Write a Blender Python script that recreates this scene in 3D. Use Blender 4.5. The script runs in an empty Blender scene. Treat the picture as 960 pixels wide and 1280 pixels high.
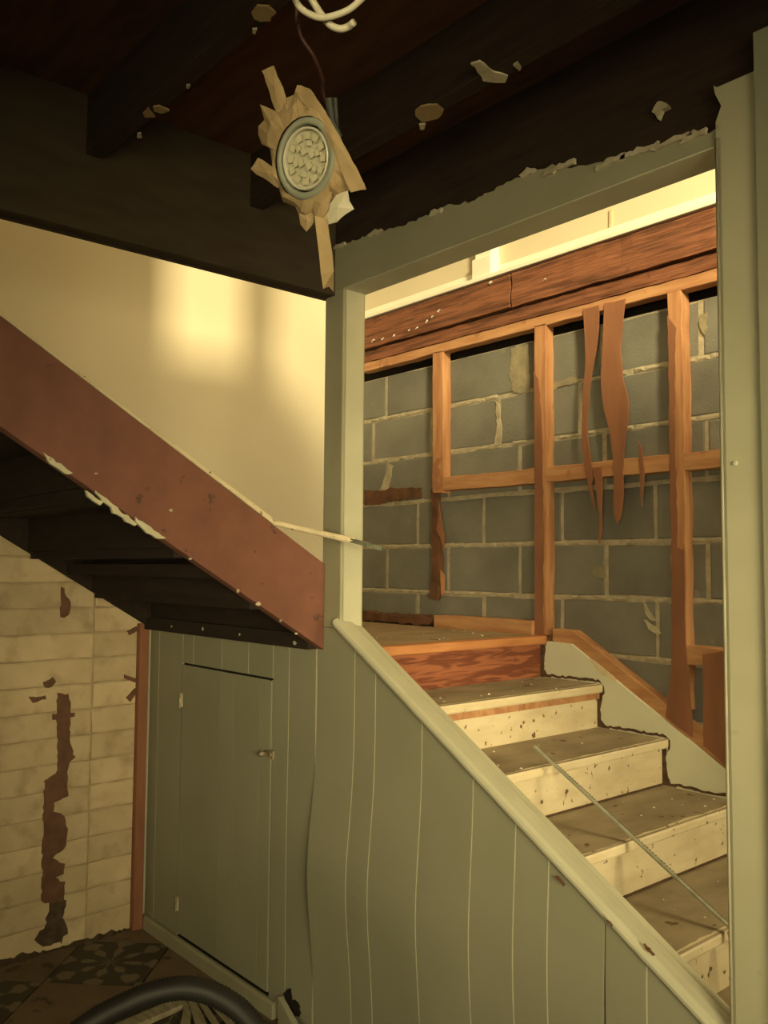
import bpy, bmesh, math, random
from mathutils import Vector, Matrix
random.seed(7)
S = bpy.context.scene
COL = S.collection

# ------------------------------------------------------------------ camera
F, YAW, PIT, ROLL = 1101.2, -0.860171, 0.0638468, 0.0070844
CAM = Vector((3.451, -1.681, 1.47))
FW = Vector((math.sin(YAW)*math.cos(PIT), math.cos(YAW)*math.cos(PIT), math.sin(PIT)))
RT = Vector((math.cos(YAW), -math.sin(YAW), 0)); UP = RT.cross(FW)
_c, _s = math.cos(ROLL), math.sin(ROLL)
RT, UP = _c*RT + _s*UP, -_s*RT + _c*UP
cd = bpy.data.cameras.new('camera'); cam = bpy.data.objects.new('camera', cd); COL.objects.link(cam)
cam.matrix_world = Matrix(((RT.x, UP.x, -FW.x, CAM.x), (RT.y, UP.y, -FW.y, CAM.y), (RT.z, UP.z, -FW.z, CAM.z), (0, 0, 0, 1)))
cd.sensor_fit = 'VERTICAL'; cd.sensor_height = 24; cd.lens = F*24/1280; cd.clip_start = 0.02
S.camera = cam

# ------------------------------------------------------------------ light
W = bpy.data.worlds.new('world'); S.world = W; W.use_nodes = True
W.node_tree.nodes['Background'].inputs[0].default_value = (1, .86, .55, 1)
W.node_tree.nodes['Background'].inputs[1].default_value = 0.0
LC = (1.0, .83, .44)
def area(name, loc, direction, sx, sy, power, col=LC, spread=math.pi):
    d = bpy.data.lights.new(name, 'AREA'); d.shape = 'RECTANGLE'; d.size = sx; d.size_y = sy
    d.energy = power; d.color = col; d.spread = spread
    o = bpy.data.objects.new(name, d); COL.objects.link(o); o.location = loc
    o.rotation_euler = Vector(direction).to_track_quat('-Z', 'Y').to_euler()
    return o
# lamps at unseen window openings; skylight and garden window are added
area('daylight_upstairs_window', (4.97, -1.35, 3.85), (-1, 0, 0), .6, .8, 480)
area('shaped_stair_light', (4.97, .52, 1.65), (-1, 0, -.24), .8, .8, 7, spread=math.radians(64))  # unseen source at the stairwell end, beam narrowed to keep the jamb top dim
area('added_skylight_fill', (2.7, .15, 4.97), (0, 0, -1), .9, 1.3, 42)  # added skylight, stands in for a high lamp over the stairwell
area('shaped_basement_light', (4.97, -1.5, 1.40), (-1, .54, -.06), 1.4, .9, 15, spread=math.radians(58))  # unseen source, beam narrowed so the ceiling stays dark
area('added_garden_fill', (4.2, -3.57, 1.40), (-.72, 1, -.05), 1.3, .9, 8.5, spread=math.radians(58))  # added fill lighting skirt and grey wall from the front, beam narrowed

V = S.view_settings
V.view_transform = 'Standard'; V.look = 'None'; V.gamma = 1; V.use_curve_mapping = False
V.exposure = 0.0

# ------------------------------------------------------------------ helpers
def ray(px, py): return RT*((px-480)/F) - UP*((py-640)/F) + FW
def on(ax, val, px, py):
    d = ray(px, py); t = (val-CAM[ax])/d[ax]; return CAM + d*t
def at(dist, px, py): return CAM + ray(px, py).normalized()*dist

def sock(n, name, v):
    if name in n.inputs: n.inputs[name].default_value = v
MATS = {}
def M(name, c1, c2=None, scale=8, stretch=(1, 1, 1), rough=.75, bump=.15, bscale=60, spots=None, spot_scale=30, spot_th=.68, spot_w=.04,
      contrast=(.35, .65), metal=0, vary=.0, detail=6, dist=0.0):
    """procedural surface: two tones mixed by noise, optional stains, fine relief"""
    m = bpy.data.materials.new(name); m.use_nodes = True; nt = m.node_tree; N = nt.nodes; L = nt.links
    b = N['Principled BSDF']; b.inputs['Roughness'].default_value = rough; b.inputs['Metallic'].default_value = metal
    sock(b, 'Specular IOR Level', .3)
    tc = N.new('ShaderNodeTexCoord'); oi = N.new('ShaderNodeObjectInfo')
    mul = N.new('ShaderNodeVectorMath'); mul.operation = 'MULTIPLY_ADD'
    comb = N.new('ShaderNodeCombineXYZ')
    for i in range(3): L.new(oi.outputs['Random'], comb.inputs[i])
    mul.inputs[1].default_value = (13, 7, 17); L.new(comb.outputs[0], mul.inputs[0]); L.new(tc.outputs['Object'], mul.inputs[2])
    mp = N.new('ShaderNodeMapping'); mp.inputs['Scale'].default_value = stretch; L.new(mul.outputs[0], mp.inputs[0])
    n1 = N.new('ShaderNodeTexNoise'); n1.inputs['Scale'].default_value = scale; n1.inputs['Detail'].default_value = detail
    n1.inputs['Distortion'].default_value = dist
    L.new(mp.outputs[0], n1.inputs['Vector'])
    cr = N.new('ShaderNodeValToRGB'); c2 = c2 or tuple(x*.8 for x in c1)
    cr.color_ramp.elements[0].position, cr.color_ramp.elements[1].position = contrast
    cr.color_ramp.elements[0].color = (*c1, 1); cr.color_ramp.elements[1].color = (*c2, 1)
    L.new(n1.outputs[0], cr.inputs[0]); col = cr.outputs[0]
    if spots:
        n2 = N.new('ShaderNodeTexNoise'); n2.inputs['Scale'].default_value = spot_scale; n2.inputs['Detail'].default_value = 4
        L.new(mul.outputs[0], n2.inputs['Vector'])
        r2 = N.new('ShaderNodeValToRGB'); r2.color_ramp.elements[0].position = spot_th; r2.color_ramp.elements[1].position = spot_th+spot_w
        L.new(n2.outputs[0], r2.inputs[0])
        mx = N.new('ShaderNodeMix'); mx.data_type = 'RGBA'; L.new(r2.outputs[0], mx.inputs[0]); L.new(col, mx.inputs[6])
        mx.inputs[7].default_value = (*spots, 1); col = mx.outputs[2]
    if vary:
        hs = N.new('ShaderNodeHueSaturation'); mr = N.new('ShaderNodeMapRange')
        mr.inputs['To Min'].default_value = 1-vary; mr.inputs['To Max'].default_value = 1+vary
        L.new(oi.outputs['Random'], mr.inputs[0]); L.new(mr.outputs[0], hs.inputs['Value']); L.new(col, hs.inputs['Color']); col = hs.outputs[0]
    L.new(col, b.inputs['Base Color'])
    if bump:
        n3 = N.new('ShaderNodeTexNoise'); n3.inputs['Scale'].default_value = bscale; n3.inputs['Detail'].default_value = 5
        L.new(mp.outputs[0], n3.inputs['Vector'])
        bp = N.new('ShaderNodeBump'); bp.inputs['Strength'].default_value = bump; bp.inputs['Distance'].default_value = .004
        L.new(n3.outputs[0], bp.inputs['Height']); L.new(bp.outputs[0], b.inputs['Normal'])
    MATS[name] = m; return m

M('green_paint', (.285, .28, .20), (.255, .25, .175), scale=3, rough=.55, bump=.05, bscale=25, vary=.03)
M('green_trim', (.33, .315, .22), (.28, .27, .185), scale=4, rough=.5, bump=.06, bscale=25)
M('pale_trim', (.49, .48, .36), (.42, .41, .30), scale=5, stretch=(1, 1, 1), rough=.45, bump=.06, bscale=30, spots=(.2, .17, .11), spot_scale=38, spot_th=.74)
M('post_paint', (.43, .41, .285), (.385, .37, .25), scale=5, rough=.55, bump=.08, spots=(.28, .26, .17), spot_scale=7, spot_th=.68)
M('pale_edge', (.60, .57, .42), (.52, .49, .35), scale=20)
M('skirt_paint', (.68, .68, .54), (.62, .62, .49), scale=6, rough=.5, bump=.08, spots=(.10, .06, .035), spot_scale=26, spot_th=.73)
M('glue_edge', (.07, .04, .022), (.12, .07, .04), scale=40, rough=.9, bump=.5, bscale=90)
M('cream_paint', (.70, .61, .42), (.58, .485, .315), scale=7, stretch=(3, 1, 3), rough=.6, bump=.1, spots=(.15, .09, .045), spot_scale=40, spot_th=.65, contrast=(.4, .7))
M('tread_top', (.33, .27, .18), (.22, .175, .115), scale=5, stretch=(2, 1, 1), rough=.85, bump=.15, spots=(.12, .085, .05), spot_scale=18, spot_th=.66)
M('grey_block', (.205, .20, .17), (.155, .15, .127), scale=5, rough=.95, bump=.5, bscale=120, vary=.10, spots=(.24, .23, .19), spot_scale=9, spot_th=.70)
M('mortar', (.46, .40, .29), (.33, .29, .21), scale=25, rough=.95, bump=.9, bscale=70)
M('smear', (.30, .26, .17), (.22, .19, .13), scale=18, rough=.95, bump=.8, bscale=60)
M('tan_block', (.62, .50, .325), (.52, .41, .255), scale=7, rough=.9, bump=.5, bscale=60, vary=.10, spots=(.40, .30, .18), spot_scale=12, spot_th=.52, spot_w=.26)
M('tan_mortar', (.44, .35, .225), (.34, .265, .165), scale=15, rough=.95, bump=.8, bscale=60)
M('glue_brown', (.175, .09, .056), (.12, .062, .04), scale=18, rough=.9, bump=.6, bscale=60)
M('stud', (.47, .245, .12), (.36, .165, .078), scale=6, stretch=(6, 6, .8), rough=.8, bump=.3, bscale=20, contrast=(.4, .62), spots=(.33, .145, .07), spot_scale=9, spot_th=.62)
M('rail', (.49, .265, .13), (.385, .185, .09), scale=6, stretch=(.8, 6, 6), rough=.8, bump=.3, bscale=20, contrast=(.4, .62), spots=(.35, .16, .08), spot_scale=11, spot_th=.63)
M('hardboard', (.26, .115, .063), (.215, .093, .051), scale=6, stretch=(3, 3, .8), rough=.7, bump=.1, vary=.08)
M('rim_beam', (.23, .09, .047), (.085, .035, .02), scale=6, stretch=(.7, 9, 13), rough=.9, bump=.9, bscale=14, contrast=(.42, .7), spots=(.10, .045, .025), spot_scale=7, spot_th=.66, detail=9)
M('splinter', (.16, .075, .04), (.09, .045, .025), scale=14, stretch=(1, 4, 1), rough=.95, bump=.9, bscale=40)
M('fir_riser', (.32, .115, .055), (.16, .05, .026), scale=5, stretch=(1, 1.0, 9), rough=.75, bump=.2, bscale=12, contrast=(.43, .57), dist=1.2)
M('nosing_raw', (.50, .22, .085), (.38, .15, .06), scale=6, stretch=(1, 1, 6), rough=.7, bump=.15, spots=(.7, .55, .35), spot_scale=14, spot_th=.71)
M('landing_top', (.36, .26, .155), (.25, .175, .105), scale=5, stretch=(3, .7, 1), rough=.85, bump=.2, spots=(.2, .12, .07), spot_scale=9, spot_th=.64)
M('stringer', (.225, .095, .065), (.165, .07, .05), scale=9, stretch=(1, 1, 1), rough=.6, bump=.1, spots=(.10, .048, .036), spot_scale=16, spot_th=.66, contrast=(.3, .7))
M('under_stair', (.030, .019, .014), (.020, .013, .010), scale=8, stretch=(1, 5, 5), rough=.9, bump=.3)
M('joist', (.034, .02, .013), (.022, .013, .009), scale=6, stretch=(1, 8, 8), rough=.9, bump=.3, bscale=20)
M('subfloor', (.115, .05, .026), (.075, .034, .019), scale=5, stretch=(1, 5, 1), rough=.9, bump=.2, bscale=20)
M('beam_paint', (.058, .043, .026), (.045, .031, .019), scale=6, stretch=(4, 1, 4), rough=.8, bump=.2)
M('plaster', (.60, .535, .40), (.56, .50, .375), scale=2, rough=.8, bump=.05, bscale=40)
M('far_wall', (.36, .31, .22), (.32, .275, .19), scale=2, rough=.85, bump=.05)
M('white_base', (.80, .78, .68), (.72, .70, .60), scale=4, rough=.5, bump=.05)
M('tear_paper', (.52, .48, .36), (.38, .33, .22), scale=30, rough=.9, bump=.4)
M('tape', (.36, .265, .14), (.25, .175, .088), scale=30, rough=.7, bump=.35, bscale=90, contrast=(.3, .7))
M('tape_white', (.52, .49, .38), (.42, .38, .27), scale=30, rough=.7, bump=.3)
M('lamp_grey', (.25, .26, .20), (.19, .20, .15), scale=20, rough=.45, bump=.05)
M('lamp_ring', (.48, .46, .36), (.4, .38, .3), scale=20, rough=.35, bump=0)
M('lamp_face', (.40, .38, .27), (.33, .31, .22), scale=20, rough=.4, bump=0)
M('led', (.44, .41, .28), (.40, .37, .25), scale=30, rough=.6, bump=0)
M('dark_metal', (.05, .05, .042), (.03, .03, .025), scale=20, rough=.6, metal=.2, bump=.1)
M('wire_red', (.05, .016, .012), (.035, .012, .01), scale=10, rough=.5, bump=0)
M('cable_white', (.60, .56, .43), (.52, .48, .36), scale=10, rough=.45, bump=0)
M('hose', (.010, .010, .009), (.014, .014, .012), scale=10, rough=.55, bump=.1)
M('strip_metal', (.50, .50, .40), (.34, .34, .26), scale=30, rough=.45, metal=.4, bump=.1)
M('strip_teeth', (.12, .13, .09), (.2, .2, .14), scale=60, rough=.5, metal=.5, bump=.2)
M('brass', (.45, .40, .27), (.25, .2, .12), scale=60, rough=.4, metal=.5, bump=.3)
M('glue_dab', (.34, .25, .125), (.29, .2, .1), scale=20, rough=.8, bump=.2)
M('floor_grout', (.05, .04, .028), (.035, .028, .02), scale=20, rough=.9, bump=.3)
M('tile_plain', (.20, .145, .09), (.155, .11, .068), scale=9, rough=.6, bump=.1, vary=.1, spots=(.09, .07, .045), spot_scale=11, spot_th=.62)
M('dirt', (.06, .04, .025), (.10, .07, .045), scale=30, rough=1, bump=1, bscale=60)
M('dark_void', (.012, .009, .007), (.02, .014, .01), scale=10, rough=1, bump=0)
M('scrap_wood', (.40, .36, .25), (.28, .24, .16), scale=10, stretch=(1, 6, 6), rough=.8, bump=.2)

def floral_mat():
    m = bpy.data.materials.new('tile_floral'); m.use_nodes = True; nt = m.node_tree; N = nt.nodes; L = nt.links
    b = N['Principled BSDF']; b.inputs['Roughness'].default_value = .6
    tc = N.new('ShaderNodeTexCoord'); sp = N.new('ShaderNodeSeparateXYZ'); L.new(tc.outputs['Object'], sp.inputs[0])
    def mth(op, a, bb=None):
        n = N.new('ShaderNodeMath'); n.operation = op
        for i, v in enumerate((a, bb)):
            if v is None: continue
            if isinstance(v, (int, float)): n.inputs[i].default_value = v
            else: L.new(v, n.inputs[i])
        return n.outputs[0]
    ang = mth('ARCTAN2', sp.outputs[1], sp.outputs[0])
    r = mth('SQRT', mth('ADD', mth('MULTIPLY', sp.outputs[0], sp.outputs[0]), mth('MULTIPLY', sp.outputs[1], sp.outputs[1])))
    pet = mth('COSINE', mth('MULTIPLY', ang, 8.0))
    wav = mth('COSINE', mth('MULTIPLY', r, 75.0))
    ns = N.new('ShaderNodeTexNoise'); ns.inputs['Scale'].default_value = 22; ns.inputs['Detail'].default_value = 4; L.new(tc.outputs['Object'], ns.inputs['Vector'])
    v = mth('ADD', mth('ADD', mth('MULTIPLY', pet, .8), mth('MULTIPLY', wav, .45)), mth('MULTIPLY', mth('SUBTRACT', ns.outputs[0], .5), 2.6))
    cr = N.new('ShaderNodeValToRGB'); cr.color_ramp.elements[0].position = .25; cr.color_ramp.elements[1].position = .55
    cr.color_ramp.elements[0].color = (.045, .037, .024, 1); cr.color_ramp.elements[1].color = (.19, .15, .10, 1)
    L.new(v, cr.inputs[0]); L.new(cr.outputs[0], b.inputs['Base Color'])
    MATS['tile_floral'] = m
floral_mat()

WL = {}
def wloc(o): return WL[o.name] if o is not None else Vector((0, 0, 0))
def setp(o, label=None, cat=None, group=None, kind=None):
    if label: o['label'] = label
    if cat: o['category'] = cat
    if group: o['group'] = group
    if kind: o['kind'] = kind
    return o
def empty(name, loc, label, cat, group=None, kind=None):
    o = bpy.data.objects.new(name, None); COL.objects.link(o); o.location = loc; o.empty_display_size = .05
    WL[o.name] = Vector(loc); return setp(o, label, cat, group, kind)
class MB:
    def __init__(s): s.v = []; s.f = []; s.m = []
    def add(s, vs, fs, m=0):
        k = len(s.v); s.v += [Vector(p) for p in vs]
        for i, f in enumerate(fs): s.f.append(tuple(j+k for j in f)); s.m.append(m[i] if isinstance(m, (list, tuple)) else m)
        return s
    def box(s, x0, x1, y0, y1, z0, z1, m=0, top=None, front=None):
        vs = [(x, y, z) for z in (z0, z1) for y in (y0, y1) for x in (x0, x1)]
        fs = [(0, 2, 3, 1), (4, 5, 7, 6), (0, 1, 5, 4), (2, 6, 7, 3), (0, 4, 6, 2), (1, 3, 7, 5)]
        ms = [m]*6
        if top is not None: ms[1] = top
        if front is not None: ms[2] = front
        return s.add(vs, fs, ms)
    def prism(s, poly, ax, a0, a1, m=0, side=None):
        """poly in the two other axes (order x,y,z without ax), extruded a0..a1 along ax"""
        def P(p, a):
            q = list(p); q.insert(ax, a); return q
        A = sum(poly[i][0]*poly[(i+1) % len(poly)][1]-poly[(i+1) % len(poly)][0]*poly[i][1] for i in range(len(poly)))
        if (A < 0) != (ax == 1): poly = poly[::-1]
        n = len(poly); vs = [P(p, a0) for p in poly]+[P(p, a1) for p in poly]
        if a1 < a0: pass
        fs = [tuple(range(n))[::-1], tuple(range(n, 2*n))]+[(i, (i+1) % n, n+(i+1) % n, n+i) for i in range(n)]
        sd = m if side is None else side
        return s.add(vs, fs, [m, m]+[sd]*n)
    def tube(s, path, r, n=8, m=0, rib=0):
        path = [Vector(p) for p in path]; k = len(path); vs = []
        up = Vector((0.31, .2, .93)); prev = None
        for i, p in enumerate(path):
            t = (path[min(i+1, k-1)]-path[max(i-1, 0)]).normalized()
            a = t.cross(up).normalized() if prev is None else (prev-t*prev.dot(t)).normalized()
            prev = a; b = t.cross(a)
            rr = r*(1-rib*(i % 2))
            vs += [p+(a*math.cos(2*math.pi*j/n)+b*math.sin(2*math.pi*j/n))*rr for j in range(n)]
        fs = [(i*n+j, i*n+(j+1) % n, (i+1)*n+(j+1) % n, (i+1)*n+j) for i in range(k-1) for j in range(n)]
        fs += [tuple(range(n))[::-1], tuple(range((k-1)*n, k*n))]
        return s.add(vs, fs, m)
    def lathe(s, prof, c, ax, n=24, m=0, ms=None):
        ax = Vector(ax).normalized(); a = ax.cross(Vector((0, 0, 1))).normalized(); b = ax.cross(a); c = Vector(c); vs = []
        for r, h in prof: vs += [c+ax*h+(a*math.cos(2*math.pi*j/n)+b*math.sin(2*math.pi*j/n))*r for j in range(n)]
        fs = []; mm = []
        for i in range(len(prof)-1):
            for j in range(n):
                fs.append((i*n+j, i*n+(j+1) % n, (i+1)*n+(j+1) % n, (i+1)*n+j)); mm.append(ms[i] if ms else m)
        return s.add(vs, fs, mm)
    def build(s, name, mats, parent=None, loc=None, bevel=0, smooth=False, seg=1):
        if loc is None:
            lo = [min(p[i] for p in s.v) for i in range(3)]; hi = [max(p[i] for p in s.v) for i in range(3)]
            loc = Vector(((lo[0]+hi[0])/2, (lo[1]+hi[1])/2, lo[2]))
        loc = Vector(loc)
        me = bpy.data.meshes.new(name); me.from_pydata([p-loc for p in s.v], [], s.f)
        bm = bmesh.new(); bm.from_mesh(me); bmesh.ops.recalc_face_normals(bm, faces=bm.faces); bm.to_mesh(me); bm.free()
        for mt in ([mats] if isinstance(mats, str) else mats): me.materials.append(MATS[mt])
        me.polygons.foreach_set('material_index', s.m)
        if smooth: me.polygons.foreach_set('use_smooth', [True]*len(me.polygons))
        me.update()
        return link(name, me, parent, loc, bevel, seg)
def link(name, me, parent, loc, bevel=0, seg=1):
    o = bpy.data.objects.new(name, me); COL.objects.link(o); WL[o.name] = Vector(loc)
    o.parent = parent; o.location = Vector(loc)-wloc(parent)
    if bevel:
        b = o.modifiers.new('bevel', 'BEVEL'); b.width = bevel; b.segments = seg; b.limit_method = 'ANGLE'; b.angle_limit = .6
    return o
def jag(pts, amp, step, seed=0, closed=True, keep=()):
    """roughen an outline: subdivide and jitter"""
    R = random.Random(seed); out = []; n = len(pts)
    for i in range(n if closed else n-1):
        a, b = pts[i], pts[(i+1) % n]; L = math.hypot(b[0]-a[0], b[1]-a[1]); k = max(1, int(L/step))
        for j in range(k):
            t = j/k; x, y = a[0]+(b[0]-a[0])*t, a[1]+(b[1]-a[1])*t
            if i in keep or (j == 0 and (i in keep or (i-1) % n in keep)): out.append((x, y))
            else: out.append((x+R.uniform(-amp, amp), y+R.uniform(-amp, amp)))
    if not closed: out.append(pts[-1])
    return out
def clip(poly, f):
    out = []
    for i in range(len(poly)):
        a, b = poly[i-1], poly[i]; fa, fb = f(a), f(b)
        if (fa >= 0) != (fb >= 0):
            t = fa/(fa-fb); out.append((a[0]+(b[0]-a[0])*t, a[1]+(b[1]-a[1])*t))
        if fb >= 0: out.append(b)
    return out
def Y2(y, *pts): return [(lambda p: (p.x, p.z))(on(1, y, *q)) for q in pts]
def X2(x, *pts): return [(lambda p: (p.y, p.z))(on(0, x, *q)) for q in pts]

RISE, RUN, LZ = .152, .254, 1.222
NX0 = 1.336                       # landing nosing
XR, YB, YN, ZT = 5.0, 1.0, -3.6, 5.0

# ================================================================== SETTING
# ---- floor of rotated tiles
fl = MB().box(-.12, XR, YN, 1.15, -.1, -.002).build('floor', 'floor_grout')
setp(fl, 'dark dirty basement floor laid with diagonal patterned tiles', 'floor', kind='structure')
side = .352; h = side/math.sqrt(2); cx0, cy0 = .235, -.24
tile_mesh = {}
for i in range(-8, 20):
    for j in range(-16, 6):
        if (i+j) % 2: continue
        for kind in (i % 2,):
            cx = cx0+i*h; cy = cy0+j*h
            if not (-.3 < cx < 3.6 and -2.6 < cy < .3): continue
            g = h-.004; poly = [(cx+g, cy), (cx, cy+g), (cx-g, cy), (cx, cy-g)]
            n0 = len(poly); full = all(0 < p[0] and -YN > 0 and p[1] < -.003 for p in poly)
            nm = 'tile_floral' if kind == 0 else 'tile_plain'
            if full:
                if nm not in tile_mesh:
                    b = MB().prism([(p[0]-cx, p[1]-cy) for p in poly], 2, -.004, .002)
                    if kind == 0:
                        for e in range(4):       # border ribs of the ornamental tile
                            a, c = poly[e], poly[(e+1) % 4]
                            s0, s1 = .93, .90
                            q = [((p[0]-cx)*k, (p[1]-cy)*k) for p, k in ((a, s0), (c, s0), (c, s1), (a, s1))]
                            b.prism(q, 2, .001, .0028, 1)
                    o = b.build('floor_tile', [nm, 'floor_grout'], fl, (0, 0, 0)); tile_mesh[nm] = o.data
                    o.location = Vector((cx, cy, 0))-wloc(fl)
                else:
                    link('floor_tile', tile_mesh[nm], fl, (cx, cy, 0))
            else:
                for f in (lambda p: p[0]-.003, lambda p: -.004-p[1]): poly = clip(poly, f) if poly else poly
                if len(poly) > 2: MB().prism(poly, 2, -.004, .002).build('floor_tile', nm, fl, (cx, cy, 0))

# ---- left wall: stack-bonded painted blocks below, plaster above
wl = MB().box(-.14, -.004, YN, 1.16, 0, 2.75).build('wall_left', 'tan_mortar')
setp(wl, 'left wall of tan painted concrete blocks with cream plaster above the stairs', 'wall', kind='structure')
cz = .1005; blk = {}
def block_mesh(L, hh, depth, seed, nm, axis, mat, amp=.0025):
    R = random.Random(seed); b = MB(); nx = 4
    # front face with slightly wobbling rim, chamfered back to the joint
    us = [L*i/nx for i in range(nx+1)]
    rim = [(u, 0) for u in us]+[(L, hh*.5)]+[(u, hh) for u in us[::-1]]+[(0, hh*.5)]
    rim = [(u+R.uniform(-amp, amp), w+R.uniform(-amp, amp)) for u, w in rim]
    cu, cw = L/2, hh/2; inn = [(u+(cu-u)*.006/max(.02, L/2), w+(cw-w)*.006/(hh/2)) for u, w in rim]
    n = len(rim); P = (lambda u, d, w: (d, u, w)) if axis == 0 else (lambda u, d, w: (u, -d, w))
    vs = [P(u, 0, w) for u, w in inn]+[P(u, -.003, w) for u, w in rim]+[P(u, -depth, w) for u, w in rim]
    fs = [tuple(range(n))]+[(i, (i+1) % n, n+(i+1) % n, n+i)[::-1] for i in range(n)]+[(n+i, n+(i+1) % n, 2*n+(i+1) % n, 2*n+i)[::-1] for i in range(n)]
    if axis == 0: pass
    b.add(vs, fs); 
    me = bpy.data.meshes.new(nm); me.from_pydata([p for p in b.v], [], b.f); me.materials.append(MATS[mat]); me.update(); return me
def put_block(nm, L, hh, loc, parent, depth, axis, mat, variants=3):
    key = (nm, round(L, 3), round(hh, 3), random.randrange(variants))
    if key not in blk: blk[key] = block_mesh(L, hh, depth, len(blk), nm, axis, mat)
    o = link(nm, blk[key], parent, loc); return o
ys = [-2.239, -1.839, -1.439, -1.039, -.639, -.239, 0.0]
for r in range(23):
    z0 = r*cz+.003
    for a, b in zip(ys[:-1], ys[1:]):
        if z0 > 1.42+.6*max(0, -b): continue
        mid = (a+b)/2
        o = put_block('block', (b-a)-.006, cz-.006, (random.uniform(-.001, .0015), a+.003, z0), wl, .03, 0, 'tan_block')
pl = MB().prism([(1.0, 1.19), (0.0, 1.30), (-2.45, 2.76), (YN, 2.76), (YN, ZT), (1.16, ZT), (1.16, 1.19)], 0, -.004, .016).build('plaster', 'plaster', wl)
# torn batten remains and glue on the blocks
def wallpatch(pts, t, mat, nm='glue_patch', amp=.004, step=.014, seed=1, par=wl):
    return MB().prism(jag(X2(0, *pts), amp, step, seed), 0, -.002, t).build(nm, mat, par)
wallpatch([(72, 866), (86, 868), (87, 882), (87, 905), (86, 925), (93, 946), (86, 952), (82, 975), (84, 995), (66, 1000), (72, 955), (72, 930), (70, 900)], .006, 'glue_brown', seed=3)
wallpatch([(55, 975), (68, 968), (72, 960), (84, 962), (83, 985), (80, 997), (67, 1002), (66, 1014), (80, 1020), (85, 1040), (80, 1060), (70, 1068), (66, 1072), (80, 1080), (80, 1092), (68, 1098), (80, 1103), (80, 1126), (52, 1128), (53, 1060), (54, 1010)], .005, 'glue_brown', seed=4)
wallpatch([(61, 1126), (80, 1126), (80, 1150), (84, 1165), (78, 1178), (52, 1186), (45, 1172), (56, 1160), (58, 1142)], .004, 'dirt', amp=.008, seed=5)
wallpatch([(65, 893), (93, 891), (92, 896), (66, 900)], .007, 'glue_brown', amp=.003, seed=6)
wallpatch([(54, 852), (66, 846), (71, 852), (66, 858), (56, 860)], .003, 'glue_brown', seed=7)
wallpatch([(36, 872), (56, 869), (58, 874), (42, 878)], .003, 'glue_brown', seed=8)
wallpatch([(76, 733), (81, 736), (82, 745), (89, 752), (86, 768), (80, 773), (75, 772), (76, 750)], .003, 'glue_brown', amp=.003, seed=9)
wallpatch([(155, 843), (169, 848), (168, 853), (155, 848)], .008, 'glue_brown', nm='tape_scrap', amp=.0005, seed=10)
wallpatch([(157, 872), (168, 860), (172, 863), (162, 877)], .008, 'glue_brown', nm='tape_scrap', amp=.0005, seed=11)
wallpatch([(159, 789), (170, 783), (172, 788), (161, 794)], .008, 'glue_brown', nm='tape_scrap', amp=.0005, seed=12)
# crumbly dirt heaped along the foot of the wall
b = MB(); R = random.Random(3)
n = 160; hz = .02; vs = []
for k in range(n+1):
    y = -1.75+1.735*k/n; hz = max(.006, min(.034, hz+R.uniform(-.008, .008))); wz = hz*R.uniform(.7, 1.3)+.006
    vs += [(0, y, hz), (wz*.5, y, hz*.55), (wz, y, .0)]
b.add(vs, [(3*k+j_, 3*k+3+j_, 3*k+4+j_, 3*k+1+j_) for k in range(n) for j_ in (0, 1)])
d = b.build('dirt_line', 'dirt', wl); d['kind'] = 'stuff'
# corner batten
cb = MB().box(0, .032, -.058, -.016, .003, 1.235).build('corner_batten', 'hardboard', bevel=.002)
setp(cb, 'narrow red-brown wooden batten standing upright in the corner beside the green panelling', 'batten')

# ---- back wall: grey blocks
wb = MB().box(-.12, XR, 1.0025, 1.14, 0, 2.372, 0).build('wall_back', ['mortar'])
setp(wb, 'grey concrete block wall behind the stair landing', 'wall', kind='structure')
CH = .2018
lines = [1.166-CH*5+CH*k for k in range(12)]
lines = [z for z in lines if z < 2.36]
offs = {0: .168, 1: .36}
for k, z0 in enumerate(lines):
    z1 = z0+CH
    if k == 0: z0b = .0
    odd = (k % 2)      # row starting 1.166 is index 5 (odd)
    off = .569 if odd else .362
    if abs(z0-1.973) < .02: off = .253
    if abs(z0-2.175) < .02: off = .350
    x = off-.4*3
    while x < 4.9:
        a, c = max(x, .004)+.0065, min(x+.4, 4.99)-.0065
        if c-a > .03:
            o = put_block('block', c-a, CH-.016, (a, 1.0+random.uniform(-.002, .002), z0+.008), wb, .03, 1, 'grey_block')
        x += .4
# mortar squeezed out of the joints and smears
def smear(pts, mat='smear', t=.004, amp=.004, seed=0, nm='mortar_smear', y=1.0, par=None):
    return MB().prism(jag(Y2(y, *pts), amp, .014, seed), 1, y-t, y+.004).build(nm, mat, par or wb)
smear([(640, 436), (660, 430), (664, 470), (664, 490), (650, 492), (641, 490), (638, 470)], seed=1)
smear([(666, 485), (700, 476), (722, 470), (722, 478), (690, 488), (668, 494)], seed=2)
smear([(487, 580), (492, 582), (486, 610), (474, 628), (468, 626), (478, 608), (482, 594)], mat='mortar', seed=3)
smear([(620, 500), (624, 506), (628, 540), (626, 556), (618, 556), (622, 530)], mat='mortar', seed=4)
smear([(876, 395), (884, 392), (884, 412), (880, 418), (875, 408)], seed=5)
smear([(742, 707), (756, 706), (757, 722), (748, 722), (741, 716)], seed=6, amp=.002)
smear([(457, 612), (478, 614), (488, 610), (528, 610), (528, 622), (495, 626), (478, 630), (457, 632)], mat='splinter', t=.01, seed=7)
smear([(805, 752), (812, 762), (820, 776), (815, 776), (808, 766)], mat='tear_paper', t=.006, amp=.002, seed=8)
smear([(806, 774), (818, 782), (828, 792), (824, 794), (812, 786)], mat='tear_paper', t=.006, amp=.002, seed=9)
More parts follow.
